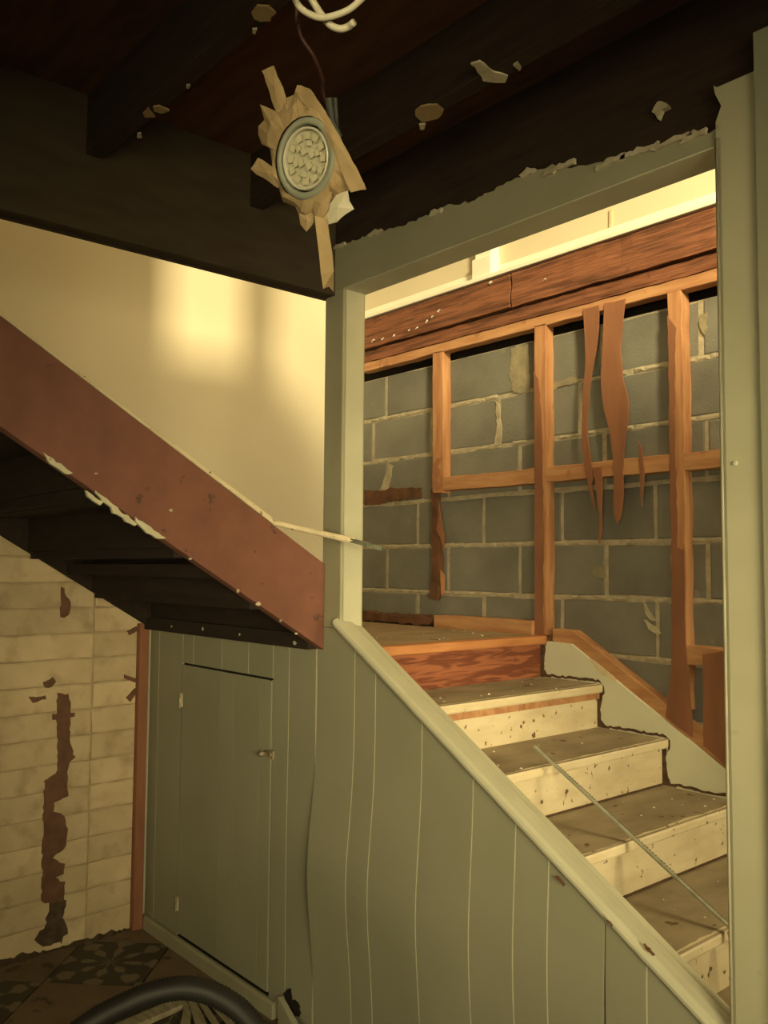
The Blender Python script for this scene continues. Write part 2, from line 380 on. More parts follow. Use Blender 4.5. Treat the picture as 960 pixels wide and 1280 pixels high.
# proud mortar beads along the bed joints
b = MB(); R = random.Random(11)
for z in lines[4:]:
    x = .02
    while x < 2.6:
        w = R.uniform(.02, .09)
        if R.random() < .8:
            hh = R.uniform(.006, .0105); d = R.uniform(.001, .005); zz = z+R.uniform(-.002, .002)
            b.add([(x, 1.0, zz-hh), (x+w, 1.0, zz-hh*R.uniform(.6, 1)), (x+w, 1.0, zz+hh), (x, 1.0, zz+hh*R.uniform(.6, 1)), (x+w*.3, 1.0-d, zz), (x+w*.7, 1.0-d, zz)],
                  [(0, 1, 5, 4), (1, 2, 5), (2, 3, 4, 5), (3, 0, 4)])
        x += w
d = b.build('mortar_beads', 'mortar', wb); d['kind'] = 'stuff'
# cavity above the blocks and the upper storey wall
wu = empty('wall_upper_back', (2.4, 1.03, 2.37), 'cream painted upper storey wall above the exposed rim beam', 'wall', kind='structure')
MB().box(-.12, XR, 1.05, 1.14, 2.37, 2.66).build('cavity', 'dark_void', wu)
MB().box(-.12, XR, 1.0, 1.14, 2.66, ZT).build('plaster', 'plaster', wu)
MB().box(.016, XR-.01, .926, 1.0, 2.650, 2.668).build('sill_strip', 'white_base', wu, bevel=.002)
MB().box(.016, XR-.01, .986, 1.0, 2.668, 2.716).build('skirting', 'white_base', wu, bevel=.002)
pil = MB().box(.965, 1.055, .950, 1.0, 2.668, 4.2).build('casing', 'white_base', wu, bevel=.002)
MB().box(.955, 1.062, .940, 1.0, 2.668, 2.755).build('plinth', 'white_base', wu, bevel=.003)
MB().prism(Y2(1.0, (763, 262), (766, 262), (766, 292), (763, 293)), 1, .992, 1.001).build('drip', 'tan_block', wu)

# ---- rim beam
rb = empty('rim_beam', (1.3, .98, 2.44), 'rough red-brown timber rim beam with a butt joint, under the white strip', 'beam', kind='structure')
def beam(x0, x1, y0, y1, z0, z1, seed):
    R = random.Random(seed); b = MB(); n = int((x1-x0)/.05)
    rows = [(y1, z0), (y0, z0), (y0-.002, z0+(z1-z0)*.3), (y0+.003, z0+(z1-z0)*.65), (y0, z1), (y1, z1)]
    vs = []
    for i in range(n+1):
        x = x0+(x1-x0)*i/n
        vs += [(x, y+(R.uniform(-.003, .003) if y < y1 else 0), z+R.uniform(-.002, .002)) for y, z in rows]
    k = len(rows); fs = [(i*k+j, (i+1)*k+j, (i+1)*k+(j+1) % k, i*k+(j+1) % k) for i in range(n) for j in range(k)]
    fs += [tuple(range(k)), tuple(range(n*k, n*k+k))[::-1]]
    return b.add(vs, fs)
beam(.02, 1.170, .93, 1.04, 2.505, 2.640, 1).build('board', 'rim_beam', rb)
beam(1.182, 4.9, .93, 1.04, 2.505, 2.640, 2).build('board', 'rim_beam', rb)
beam(.02, 4.9, .945, 1.04, 2.446, 2.497, 3).build('ledger', 'rim_beam', rb)
MB().box(.02, 4.9, .965, 1.04, 2.49, 2.51).build('groove', 'dark_void', rb)

for k, q in enumerate(((478, 424), (492, 420), (511, 413), (521, 410), (533, 402), (540, 396), (548, 389), (613, 353), (680, 350), (466, 426))):
    p = on(1, .925, *q); e_ = .006 if k % 3 else .010
    MB().prism(jag([(p.x-e_, p.z-.004), (p.x+e_, p.z+.003), (p.x+e_*.6, p.z+.006), (p.x-e_*.7, p.z)], .002, .006, k), 1, .923, .932).build('paint_speck', 'white_base', rb)

# ---- timber framing on the block wall
fr = empty('stud_framing', (1.3, .97, LZ), 'orange pine studs and rails left on the grey block wall', 'framing', kind='structure')
FY = .95
def rough_bar(x0, x1, z0, z1, seed, y0=FY, y1=.999, vert=True, amp=.0025, mat='stud', nm='stud', par=fr):
    pts = jag([(x0, z0), (x1, z0), (x1, z1), (x0, z1)], amp, .06, seed)
    return MB().prism(pts, 1, y0, y1).build(nm, mat, par, bevel=.002)
rough_bar(.215, 4.6, 2.404, 2.446, 1, mat='rail', nm='top_plate', amp=.002)
rough_bar(.711, .776, 1.795, 2.41, 2)
rough_bar(1.278, 1.334, LZ, 2.412, 3)
rough_bar(1.855, 1.908, 1.02, 2.405, 4, amp=.004)
rough_bar(2.44, 2.495, .5, 2.405, 14)
rough_bar(.776, 1.279, 1.800, 1.858, 5, mat='rail', nm='rail')
rough_bar(1.333, 1.856, 1.800, 1.858, 6, mat='rail', nm='rail')
rough_bar(1.908, 2.44, 1.800, 1.858, 7, mat='rail', nm='rail')
rough_bar(.74, 1.278, LZ-.002, LZ+.052, 8, y0=.935, mat='rail', nm='bottom_plate', amp=.002)
rough_bar(1.908, 2.44, 1.165, 1.225, 9, mat='rail', nm='rail')
MB().prism(jag([(1.2785, LZ+.001), (1.319, LZ+.001), (1.322, 1.7), (1.316, 2.05), (1.300, 2.20), (1.280, 2.23)], .0025, .03, 17), 1, FY-.003, FY+.001).build('hardboard_remnant', 'hardboard', fr)
MB().prism(jag([(1.857, 1.45), (1.880, 1.48), (1.878, 2.0), (1.885, 2.28), (1.857, 2.33)], .003, .03, 18), 1, FY-.003, FY+.001).build('hardboard_remnant', 'hardboard', fr)
# splintered lower half of the first stud and of the bottom plate
def torn(pts, y, t, mat, nm, seed, amp=.003, par=None, label=None, cat=None, group=None, step=.02, curl=0):
    P = jag(Y2(y, *pts), amp, step, seed)
    o = MB().prism(P, 1, y-t, y).build(nm, mat, par)
    if label: setp(o, label, cat, group)
    return o
torn([(545, 612), (551, 616), (552, 650), (555, 690), (555, 720), (552, 745), (550, 750), (543, 748), (546, 700), (545, 650)], .998, .03, 'splinter', 'splintered_stud', 3, amp=.005, par=fr)
torn([(549, 625), (552, 650), (556, 668), (555, 690), (551, 672), (546, 662), (549, 645)], .965, .004, 'hardboard', 'splinter', 4, amp=.002, par=fr)
torn([(551, 712), (556, 720), (556, 742), (552, 745)], .965, .004, 'stud', 'splinter', 5, amp=.002, par=fr)
p = jag(Y2(.97, (458, 764), (476, 766), (500, 768), (549, 771), (545, 780), (520, 780), (480, 777), (457, 776)), .006, .02, 5)
MB().prism(p, 1, .94, .998).build('splintered_plate', 'splinter', fr)
# sloping batten above the skirt
dz = on(1, .95, 715, 790)
MB().prism([(1.358, 1.205), (1.358, 1.250), (1.452, 1.248), (2.46, .655), (2.46, .575), (1.452, 1.190)], 1, .952, .999).build('sloping_batten', 'rail', fr, bevel=.002)

# ---- stair wall (green panelling), y 0 .. 0.09
def ztop(x): return 1.272-.593*(x-1.301)
ws = MB().prism([(0, 0), (2.6, 0), (2.6, ztop(2.6)-.03), (1.294, ztop(1.294)-.03), (1.294, 1.25), (1.2, 1.25), (1.2, 1.21), (0, 1.21)], 1, .016, .088).build('wall_stair', 'dark_void')
setp(ws, 'sage green board panelling closing the side of the stairs, buckled low down', 'wall', kind='structure')
def bulge(x, z):
    g = math.exp(-((z-.53)/.24)**2)
    if x < 1.176: return .006*g*max(0, (x-.85)/.33) if x > .85 else 0
    return .032*g*max(.25, 1-.55*(x-1.179)/.9)
def board(x0, x1, z0, zt, name='board', par=ws, gap=.0022, right_gap=None, tongue=True, mat='green_paint', flat=False, y=0.0, th=.009, zb=None):
    """one vertical board; zt may be a function of x; pale tongue showing in the groove at its right side"""
    nx = 3; nz = 26; b = MB(); vs = []
    f = zt if callable(zt) else (lambda x: zt)
    xs = [x0+gap+(x1-x0-2*gap)*i/nx for i in range(nx+1)]
    for layer in (0, 1):
        for i, x in enumerate(xs):
            for j in range(nz+1):
                z = z0+(f(x)-z0)*j/nz
                xx = x
                if right_gap and i == nx: xx = x-right_gap*max(0, (z-.0 < .62)*(.62-z)/.62)
                yy = y-(0 if flat else bulge(x, z))
                vs.append((xx, yy+(th if layer else 0), z))
    n = nz+1; K = (nx+1)*n; fs = []; ms = []
    for i in range(nx):
        for j in range(nz):
            a = i*n+j; fs.append((a, a+n, a+n+1, a+1)); fs.append((K+a, K+a+1, K+a+n+1, K+a+n))
    for j in range(nz):
        fs.append((j, j+1, K+j+1, K+j)); a = nx*n+j; fs.append((a+1, a, K+a, K+a+1))
    for i in range(nx):
        a = i*n; fs.append((a, K+a, K+a+n, a+n)); a = i*n+nz; fs.append((a, a+n, K+a+n, K+a))
    b.add(vs, fs, 0)
    if tongue:
        vs = []; xa, xb = xs[-1]-.004, x1+gap+.002
        for j in range(nz+1):
            z = z0+(f(x1)-z0)*j/nz; yy = y+.0012-(0 if flat else bulge(x1-.003, z))
            vs += [(xa, yy, z), (xb, yy, z)]
        b.add(vs, [(2*j, 2*j+1, 2*j+3, 2*j+2) for j in range(nz)], 1)
    return b.build(name, [mat, 'pale_edge'], par, smooth=False)
BB = .056
for a, c in ((.012, .093), (.093, .293)): board(a, c, BB, 1.214)
for a, c in ((.293, .379), (.379, .59), (.59, .773), (.773, .928)): board(a, c, 1.096, 1.214, flat=True)
for a, c in ((.928, 1.024), (1.024, 1.174)): board(a, c, .004, 1.214)
zf = lambda x: 1.28 if x <= 1.30 else ztop(x)-.002
G = [1.179, 1.369, 1.466, 1.665, 1.858, 2.002, 2.105, 2.262, 2.366, 2.553]
for i, (a, c) in enumerate(zip(G[:-1], G[1:])):
    board(a, c, .003, (lambda x: ztop(x)+.012 if x > 1.3 else 1.284), right_gap=.016 if abs(c-2.262) < .01 else None, tongue=abs(c-2.262) > .01)
# white corner bead at the left edge of the panelling, and a broken bottom corner
MB().box(.0, .011, -.008, .012, BB, 1.214).build('corner_bead', 'pale_trim', ws, bevel=.002)
MB().prism(jag(Y2(-.002, (355, 1240), (362, 1236), (366, 1250), (374, 1256), (375, 1268), (366, 1270), (360, 1262)), .006, .01, 4), 1, -.0045, .002).build('broken_patch', 'dark_void', ws)

# ---- cupboard door
dr = empty('door_1', (.61, .0, BB), 'small sage green cupboard door under the stairs with a latch', 'door', kind='structure')
dx = [.297, .59, .69, .857, .924]
for a, c in zip(dx[:-1], dx[1:]): board(a, c, BB+.012, 1.088, name='door_board', par=dr, gap=.0006, tongue=False, flat=True, y=-.003, th=.012)
for z0, z1 in ((.925, .975), (.15, .20)):
    hg = MB().box(.283, .305, -.006, -.002, z0, z1).build('hinge', 'pale_edge', dr, bevel=.001)
    MB().tube([(.294, -.008, z0-.003), (.294, -.008, z1+.003)], .0045, 8).build('hinge_pin', 'brass', hg, smooth=False)
lt = MB().box(.925, .952, -.012, -.002, .83, .858).build('latch_plate', 'brass', dr, bevel=.002)
MB().tube([(.905, -.012, .843), (.945, -.014, .845)], .005, 8).build('bolt', 'brass', lt)
kb = MB().lathe([(.0001, .03), (.007, .029), (.010, .022), (.008, .014), (.005, .008), (.005, 0), (.012, 0), (.012, -.003)], (.900, -.004, .843), (0, -1, 0), 14).build('knob', 'brass', dr, smooth=True)
# baseboard
bs = MB().prism([(.0, .0), (-.016, 0), (-.016, .046), (-.010, BB-.001), (0, BB-.001)], 0, .034, .975).build('baseboard_stair', 'green_trim')
setp(bs, 'low sage green baseboard under the cupboard door', 'baseboard', kind='structure')

# ---- post, header, right jamb, cap rail
post = MB().box(1.199, 1.294, .0, .09, 1.284, 2.357).build('trim_1', ['green_trim'], bevel=.004, seg=2)
setp(post, 'square green painted post at the corner of the stair opening', 'post', kind='structure')
MB().box(1.294, 1.2975, .010, .082, 1.29, 2.352).build('face_board', 'pale_trim', post, bevel=.001)
MB().box(1.1955, 1.199, .02, .05, 1.3, 2.34).build('edge_strip', 'pale_edge', post)
MB().box(1.199, 1.294, .0, .09, 2.72, 3.75).build('newel', 'white_base', post)
hd = empty('trim_2', (1.9, .045, 2.35), 'green painted header over the stair opening with a torn top edge', 'header', kind='structure')
MB().box(1.2, XR-.002, .010, .088, 2.357, 2.70).build('lintel', 'joist', hd)
tp = Y2(0, (414, 318), (430, 306), (470, 290), (500, 283), (540, 268), (556, 258), (590, 252), (640, 226), (690, 207), (705, 212), (757, 203), (790, 192), (830, 180), (860, 172), (890, 164), (897, 160))
tp = [(max(1.2, x), z) for x, z in tp]
top = jag(tp, .004, .012, 5, closed=False)
MB().prism([(1.2, 2.353)]+top+[(2.556, 2.353)], 1, -.002, .012).build('fascia', ['green_trim'], hd)
MB().box(1.294, 2.556, .0, .09, 2.349, 2.358).build('soffit', 'pale_trim', hd)
# torn paper standing off the ragged edge
R = random.Random(9)
for k, (q, ln) in enumerate((((470, 292), .06), ((545, 266), .05), ((660, 216), .05), ((700, 210), .09), ((765, 202), .08), ((800, 190), .10), ((840, 178), .10), ((868, 170), .06), ((425, 308), .06))):
    p = on(1, -.004, *q)
    pts = jag([(p.x-ln/2, p.z-.006), (p.x+ln/2, p.z-.004), (p.x+ln/2, p.z+.004), (p.x, p.z+.009), (p.x-ln/2, p.z+.002)], .004, .012, k)
    MB().prism(pts, 1, -.010, -.001).build('torn_paper', 'tear_paper', hd)
MB().prism(jag(Y2(-.002, (816, 140), (822, 126), (834, 128), (834, 134), (826, 138), (822, 148)), .003, .01, 3), 1, -.004, .012).build('torn_paper', 'tear_paper', hd)

rj = empty('trim_3', (2.6, .04, 0), 'wide green casing post with a chipped rounded edge beside the steps', 'post', kind='structure')
zt3 = 2.468
pr = [(-.014, 0)]
prof = [(2.566, -.014), (2.560, -.012), (2.557, -.007), (2.557, .0), (2.557, .012), (2.645, .012), (2.645, -.014)]
b = MB(); b.prism(prof, 2, 0, 2.36); b.build('casing_board', 'post_paint', rj)
pts = [(2.557, 2.36), (2.645, 2.36), (2.645, zt3), (2.560, zt3), (2.553, 2.475), (2.556, 2.455), (2.569, 2.425), (2.556, 2.395)]
MB().prism(pts, 1, -.014, .012).build('casing_board', 'post_paint', rj)
MB().box(2.556, 2.64, .012, .09, 0, 2.36).build('jamb', 'green_trim', rj)
MB().tube([(2.5565, -.004, .0), (2.5565, -.004, 2.36)], .0075, 8).build('edge_bead', 'pale_edge', rj, smooth=True)
pts = [(2.546+R.uniform(-.003, .003), .55+k*.03) for k in range(45)]
MB().prism([(2.556, .55)]+[(2.556, 1.9)]+pts[::-1], 1, .004, .0115).build('chipped_edge', 'splinter', rj)
MB().lathe([(.0001, .006), (.005, .004), (.006, 0)], on(1, -.014, 919, 579), (0, -1, 0), 10).build('drip', 'pale_trim', rj)
wr = MB().box(2.645, XR, -.026, .009, 0, 2.54).box(2.645, XR, .009, .09, 0, 2.357).build('wall_stair_right', 'green_paint')
setp(wr, 'plain green wall beyond the casing post', 'wall', kind='structure')

# cap rail following the stair pitch
prof = [(-.002, -.022), (-.015, -.020), (-.020, -.012), (-.0205, -.004), (-.016, .004), (-.006, .0085), (.018, .009), (.043, .006), (.050, .0)]
prof2 = [(.050, .001), (.053, -.003), (.088, -.013), (.092, -.020), (.092, -.05), (.050, -.05)]
def sweep(prof, x0, x1, nm, mat, par):
    b = MB(); n = len(prof); vs = []
    for x in (x0, x1): vs += [(x, y, 1.296-.593*(x-1.301)+h_) for y, h_ in prof]
    fs = [(i, n+i, n+(i+1) % n, (i+1) % n) for i in range(n)]+[tuple(range(n)), tuple(range(n, 2*n))[::-1]]
    return b.add(vs, fs).build(nm, mat, par)
cap = empty('trim_4', (1.9, .035, .6), 'pale green rounded cap rail sloping down the stair wall', 'rail', kind='structure')
sweep(prof, 1.283, 2.60, 'nosing', 'pale_trim', cap); sweep(prof2, 1.294, 2.60, 'back_strip', 'pale_trim', cap)
for q in ((810, 1186), (700, 1100), (760, 1150)):
    p = on(1, -.021, *q); R2 = random.Random(q[0])
    MB().prism(jag([(p.x-.012, p.z+.006), (p.x+.012, p.z-.008), (p.x+.010, p.z-.011), (p.x-.006, p.z-.002)], .002, .006, q[0]), 1, -.0215, -.015).build('paint_chip', 'splinter', cap)

# ---- ceiling: subfloor, joists, trimmer beam
ce = MB().box(1.2, XR, YN, .09, 2.70, 2.74).build('ceiling', 'subfloor')
setp(ce, 'dark open ceiling of joists and red-brown subfloor boards', 'ceiling', kind='structure')
for y in (-.82, -.322, -1.318, -1.816, -2.314, -2.812, -3.31):
    MB().box(1.25, XR-.01, y, y+.047, 2.54, 2.70).build('joist', 'joist', ce, bevel=.002)
MB().box(1.202, 1.252, -2.35, .0, 2.338, 2.70).build('trimmer_beam', 'beam_paint', ce, bevel=.002)
MB().box(1.196, 1.204, -2.35, .0, 2.333, 2.345).build('edge_strip', 'joist', ce)
# dabs of glue and plaster scraps still stuck to the timber
def dab(pts, z, mat, seed, t=.004):
    P = [(lambda p: (p.x, p.y))(on(2, z, *q)) for q in pts]
    return MB().prism(jag(P, .003, .015, seed), 2, z-t, z+.001).build('glue_dab', mat, ce)
dab([(314, 13), (322, 6), (336, 6), (344, 14), (338, 25), (326, 26), (317, 21)], 2.54, 'glue_dab', 1)
dab([(517, 143), (525, 132), (546, 129), (555, 136), (546, 147), (530, 151)], 2.54, 'glue_dab', 2)
dab([(589, 78), (600, 75), (618, 88), (634, 94), (632, 102), (604, 100), (598, 88)], 2.54, 'tear_paper', 3)
dab([(643, 80), (648, 76), (653, 82), (648, 87)], 2.54, 'tear_paper', 4)
dab([(178, 140), (184, 133), (190, 138), (193, 145), (182, 146)], 2.54, 'glue_dab', 5)
dab([(190, 132), (200, 131), (212, 136), (202, 140), (192, 137)], 2.54, 'glue_dab', 6)
dab([(103, 208), (118, 207), (126, 214), (115, 220), (106, 214)], 2.54, 'tear_paper', 7)
dab([(232, 104), (238, 104), (237, 109), (233, 109)], 2.54, 'tear_paper', 8)
dab([(316, 35), (321, 33), (320, 40), (316, 40)], 2.54, 'tear_paper', 9)
dab([(172, 166), (177, 166), (176, 171), (172, 171)], 2.54, 'tear_paper', 10)
dab([(524, 154), (531, 154), (530, 160), (526, 160)], 2.54, 'tear_paper', 11)

# ---- rest of the shell (area lamps stand at its unseen windows)
def wall_with_holes(name, x, holes, label):
    root = empty(name, (x, -1.2, 0), label, 'wall', kind='structure')
    ysp = sorted({YN, 1.15}|{v for hh in holes for v in hh[:2]}); zsp = sorted({0, ZT}|{v for hh in holes for v in hh[2:]})
    for a, c in zip(ysp[:-1], ysp[1:]):
        for e, g in zip(zsp[:-1], zsp[1:]):
            if any(hh[0] <= a and c <= hh[1] and hh[2] <= e and g <= hh[3] for hh in holes): continue
            MB().box(x, x+.1, a, c, e, g).build('wall_section', 'far_wall', root)
    return root
H = [(-1.65, -1.05, 3.45, 4.25), (.12, .92, 1.25, 2.05), (-2.2, -.8, .95, 1.85)]
wall_with_holes('wall_right', XR, H, 'far right plaster wall with three window openings')
for k, (a, c, e, g) in enumerate(H):
    w = empty('window_%d' % (k+1), (XR, (a+c)/2, e), ['tall upstairs window', 'unseen stair window above the entry', 'unseen basement window beside the stair wall'][k]+' in a white frame', 'window', kind='structure')
    MB().box(XR, XR+.06, a, a+.03, e, g).build('frame', 'white_base', w); MB().box(XR, XR+.06, c-.03, c, e, g).build('frame', 'white_base', w)
    MB().box(XR, XR+.06, a, c, e, e+.03).build('frame', 'white_base', w); MB().box(XR, XR+.06, a, c, g-.03, g).build('frame', 'white_base', w)
wn = empty('wall_near', (2.4, YN, 0), 'plain plaster wall of the room opposite the panelling', 'wall', kind='structure')
for x0, x1, z0, z1 in ((-.12, 3.5, 0, ZT), (4.9, XR+.1, 0, ZT), (3.5, 4.9, 0, .9), (3.5, 4.9, 1.9, ZT)): MB().box(x0, x1, YN-.1, YN, z0, z1).build('wall_section', 'far_wall', wn)
w = empty('window_4', (4.2, YN, .9), 'added unseen garden window in a white frame', 'window', kind='structure')  # opening added for the frontal fill lamp
for x0, x1, z0, z1 in ((3.5, 3.54, .9, 1.9), (4.86, 4.9, .9, 1.9), (3.5, 4.9, .9, .94), (3.5, 4.9, 1.86, 1.9)): MB().box(x0, x1, YN-.06, YN, z0, z1).build('frame', 'white_base', w)
cu = MB().box(-.12, 2.3, YN-.1, 1.15, ZT, ZT+.1).box(3.15, XR+.1, YN-.1, 1.15, ZT, ZT+.1).box(2.3, 3.15, YN-.1, -.5, ZT, ZT+.1).box(2.3, 3.15, .8, 1.15, ZT, ZT+.1).build('ceiling_upper', 'far_wall')
setp(cu, 'plain upper storey ceiling with an added skylight opening over the stairs', 'ceiling', kind='structure')
up = MB().box(1.205, 1.255, -2.35, -.30, 2.74, ZT).build('wall_added_partition', 'plaster'); setp(up, 'added unseen partition shading the left wall beside the stair opening', 'wall', kind='structure')  # unseen, added to cut the window light on the left wall
uf = MB().box(0, 1.2, YN, -2.36, 2.60, 2.74).build('floor_upper', 'joist'); setp(uf, 'upstairs floor at the head of the stairs', 'floor', kind='structure')

# ================================================================== STAIRS
st = empty('staircase', (2.0, .5, 0), 'lower flight of cream painted steps rising to a bare wood landing', 'staircase')
YA, YE = .092, .940
MB().box(.016, NX0-.02, YA, .999, LZ-.03, LZ, 0, top=1).build('landing_deck', ['nosing_raw', 'landing_top'], st)
MB().box(NX0-.055, NX0, YA, YE+.012, LZ-.031, LZ+.001, 0).build('landing_nosing', ['nosing_raw'], st, bevel=.006, seg=2)
R = random.Random(21)
for k in range(1, 8):
    xn = NX0+RUN*k; z = LZ-RISE*k
    # riser below the previous level
    zt_, zb_ = z+RISE-.03, z
    xr = xn-RUN-.025
    MB().box(xr-.02, xr, YA, YE, zb_-.02, zt_).build('riser', 'fir_riser' if k == 1 else 'cream_paint', st)
    # tread: worn top, painted nosing with a ragged paint line
    b = MB(); b.box(xr-.02, xn, YA, YE+.002, z-.03, z, 1, top=0)
    b.build('tread', ['tread_top', 'cream_paint'], st, bevel=.007, seg=2)
    n = 40; vs = []
    wob = 0
    for i in range(n+1):
        y = YA+(YE-YA)*i/n; wob = .7*wob+R.uniform(-.0035, .0035)
        vs += [(xn-.008, y, z+.0006), (xn-.0165+wob, y, z+.0006)]
    MB().add(vs, [(2*i, 2*i+2, 2*i+3, 2*i+1) for i in range(n)]).build('paint_line', 'cream_paint', st)
    if k == 2:
        MB().box(xr, xr+.010, YA, YE, z+RISE-.052, z+RISE-.0305).build('bare_strip', 'rail', st)
xr = NX0+RUN*7-.025
MB().box(xr-.02, xr, YA, YE, 0, LZ-RISE*7-.03).build('riser', 'cream_paint', st)
# dark line where riser meets tread on two steps
for k in (3, 4):
    xq = NX0+RUN*(k-1)-.025; z = LZ-RISE*k
    MB().box(xq, xq+.004, YA, YE, z+.0005, z+.006).build('seam', 'glue_edge', st)
# skirt board on the wall side
sk = MB().prism([(1.327, 1.19), (1.345, 1.203), (1.452, 1.200), (3.40, .045), (3.40, .003), (1.9, .003), (1.327, .35)], 1, .941, .955).build('skirt', 'skirt_paint', st)
# scribed dark gap following the steps
def ribbon(pts, w, seed):
    out = jag(pts, .0022, .012, seed, closed=False); a = []; c = []
    for i, p in enumerate(out):
        q = out[min(i+1, len(out)-1)]; o_ = out[max(i-1, 0)]; d = Vector((q[0]-o_[0], q[1]-o_[1])).normalized()
        ww = w*random.uniform(.7, 1.3); a.append(p); c.append((p[0]+d.y*-ww*-1, p[1]-d.x*ww*-1))
    return a, c
pts = [(NX0+.002, 1.195)]
for k in range(1, 8):
    xn = NX0+RUN*k; z = LZ-RISE*k; xr = xn-RUN-.025
    pts += [(xr+.012+(.0 if k == 1 else 0), z+.03), (xr+.03, z+.003), (xn-.02, z+.004), (xn+.003, z-.004), (xn+.004, z-.03), (xn-.014, z-.05)]
a, c = ribbon(pts, .009, 2)
b = MB(); n = len(a)
b.add([(p[0], .9400, p[1]) for p in a]+[(p[0], .9400, p[1]) for p in c], [(i, i+1, n+i+1, n+i) for i in range(n-1)])
b.build('scribe_gap', 'glue_edge', sk)

# old carpet glue running down beside each riser
for k in range(1, 8):
    xr = NX0+RUN*(k-1)-.025; z = LZ-RISE*k; R3 = random.Random(k); zu = z+RISE-.03
    left = [(xr-.003, z+.001), (xr-.003, zu)]
    right = [(xr+.020+R3.uniform(-.004, .004), zu), (xr+.013+R3.uniform(-.003, .005), zu-.03), (xr+.015+R3.uniform(-.005, .005), zu-.06), (xr+.018+R3.uniform(-.003, .005), z+.03), (xr+.030, z+.012), (xr+.05, z+.004), (xr+.05, z+.001)]
    MB().prism(left+jag(right, .0018, .008, k, closed=False), 1, .9385, .9415).build('scribe_gap', 'glue_edge', sk)
MB().prism(jag(Y2(.9405, (736, 823), (742, 825), (760, 840), (772, 850), (766, 852), (748, 840)), .002, .008, 6), 1, .9395, .942).build('paint_chip', 'cream_paint', sk)

# ---- upper flight
s2 = empty('staircase', (.6, -1.1, LZ), 'upper flight overhead with a red-brown outer stringer and open dark underside', 'staircase')
YT = -2.35
def zs(y, lo): return (1.213 if lo else 1.482)-.598*y
ZC = 2.330; yc0 = (1.482-ZC)/.598; yc1 = (1.213-ZC)/.598
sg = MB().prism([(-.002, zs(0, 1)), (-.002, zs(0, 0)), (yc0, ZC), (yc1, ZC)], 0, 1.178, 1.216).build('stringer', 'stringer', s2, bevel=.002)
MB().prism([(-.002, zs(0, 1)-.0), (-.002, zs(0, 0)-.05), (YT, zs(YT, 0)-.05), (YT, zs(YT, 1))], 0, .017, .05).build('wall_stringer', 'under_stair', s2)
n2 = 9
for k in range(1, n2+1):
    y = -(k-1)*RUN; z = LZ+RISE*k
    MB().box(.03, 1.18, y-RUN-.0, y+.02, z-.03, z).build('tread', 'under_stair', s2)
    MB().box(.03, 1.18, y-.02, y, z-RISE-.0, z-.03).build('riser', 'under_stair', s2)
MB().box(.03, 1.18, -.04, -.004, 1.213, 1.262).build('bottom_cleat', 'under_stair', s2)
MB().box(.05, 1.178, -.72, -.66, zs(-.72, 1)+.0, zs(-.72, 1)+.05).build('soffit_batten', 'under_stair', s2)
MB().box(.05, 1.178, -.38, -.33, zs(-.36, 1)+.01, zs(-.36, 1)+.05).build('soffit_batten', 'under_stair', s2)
# cream edge strip on top of the stringer
MB().prism([(-.195, zs(-.195, 0)), (-.205, zs(-.205, 0)+.018), (-1.0, zs(-1.0, 0)+.006), (-1.39, zs(-1.39, 0)+.004), (-1.39, zs(-1.39, 0))], 0, 1.192, 1.219).build('edge_moulding', 'cream_paint', s2, bevel=.002)
# flakes of broken plaster along the lower edge and the cleat
R = random.Random(31)
def flake(p, s, mat='tear_paper'):
    k = 6; c = Vector(p); vs = [c+Vector((R.uniform(-.002, .002), math.cos(6.28*j/k)*s*R.uniform(.5, 1.2), math.sin(6.28*j/k)*s*R.uniform(.3, .9))) for j in range(k)]
    vs += [v+Vector((.004, 0, 0)) for v in vs]
    MB().add(vs, [tuple(range(k))[::-1], tuple(range(k, 2*k))]+[(j, (j+1) % k, k+(j+1) % k, k+j) for j in range(k)]).build('plaster_flake', mat, s2)
for q, s in (((120, 592), .006), ((213, 638), .006), ((237, 698), .005), ((297, 738), .008), ((322, 755), .010), ((350, 776), .006), ((370, 792), .006), ((62, 574), .006)):
    flake(on(0, 1.214, *q), s)
for q0, q1, w in (((55, 567), (90, 591), 6), ((108, 614), (130, 628), 7), ((118, 612), (172, 656), 6), ((168, 646), (206, 672), 7)):
    P = X2(1.214, q0, q1, (q1[0]-4, q1[1]+w*.4), ((q0[0]+q1[0])/2-3, (q0[1]+q1[1])/2+w), (q0[0]+2, q0[1]+w*.8))
    MB().prism(jag(P, .003, .012, q0[0]), 0, 1.206, 1.217).build('plaster_flake', 'pale_edge', s2)
for q, s in (((214, 783), .006), ((253, 786), .009), ((299, 793), .006), ((368, 804), .010)):
    p = on(1, -.042, *q); k = 6; vs = [p+Vector((math.cos(6.28*j/k)*s*R.uniform(.6, 1.3), 0, math.sin(6.28*j/k)*s*R.uniform(.4, .9))) for j in range(k)]
    vs += [v+Vector((0, .004, 0)) for v in vs]
    MB().add(vs, [tuple(range(k)), tuple(range(k, 2*k))[::-1]]+[(j, (j+1) % k, k+(j+1) % k, k+j) for j in range(k)]).build('plaster_flake', 'tear_paper', s2)

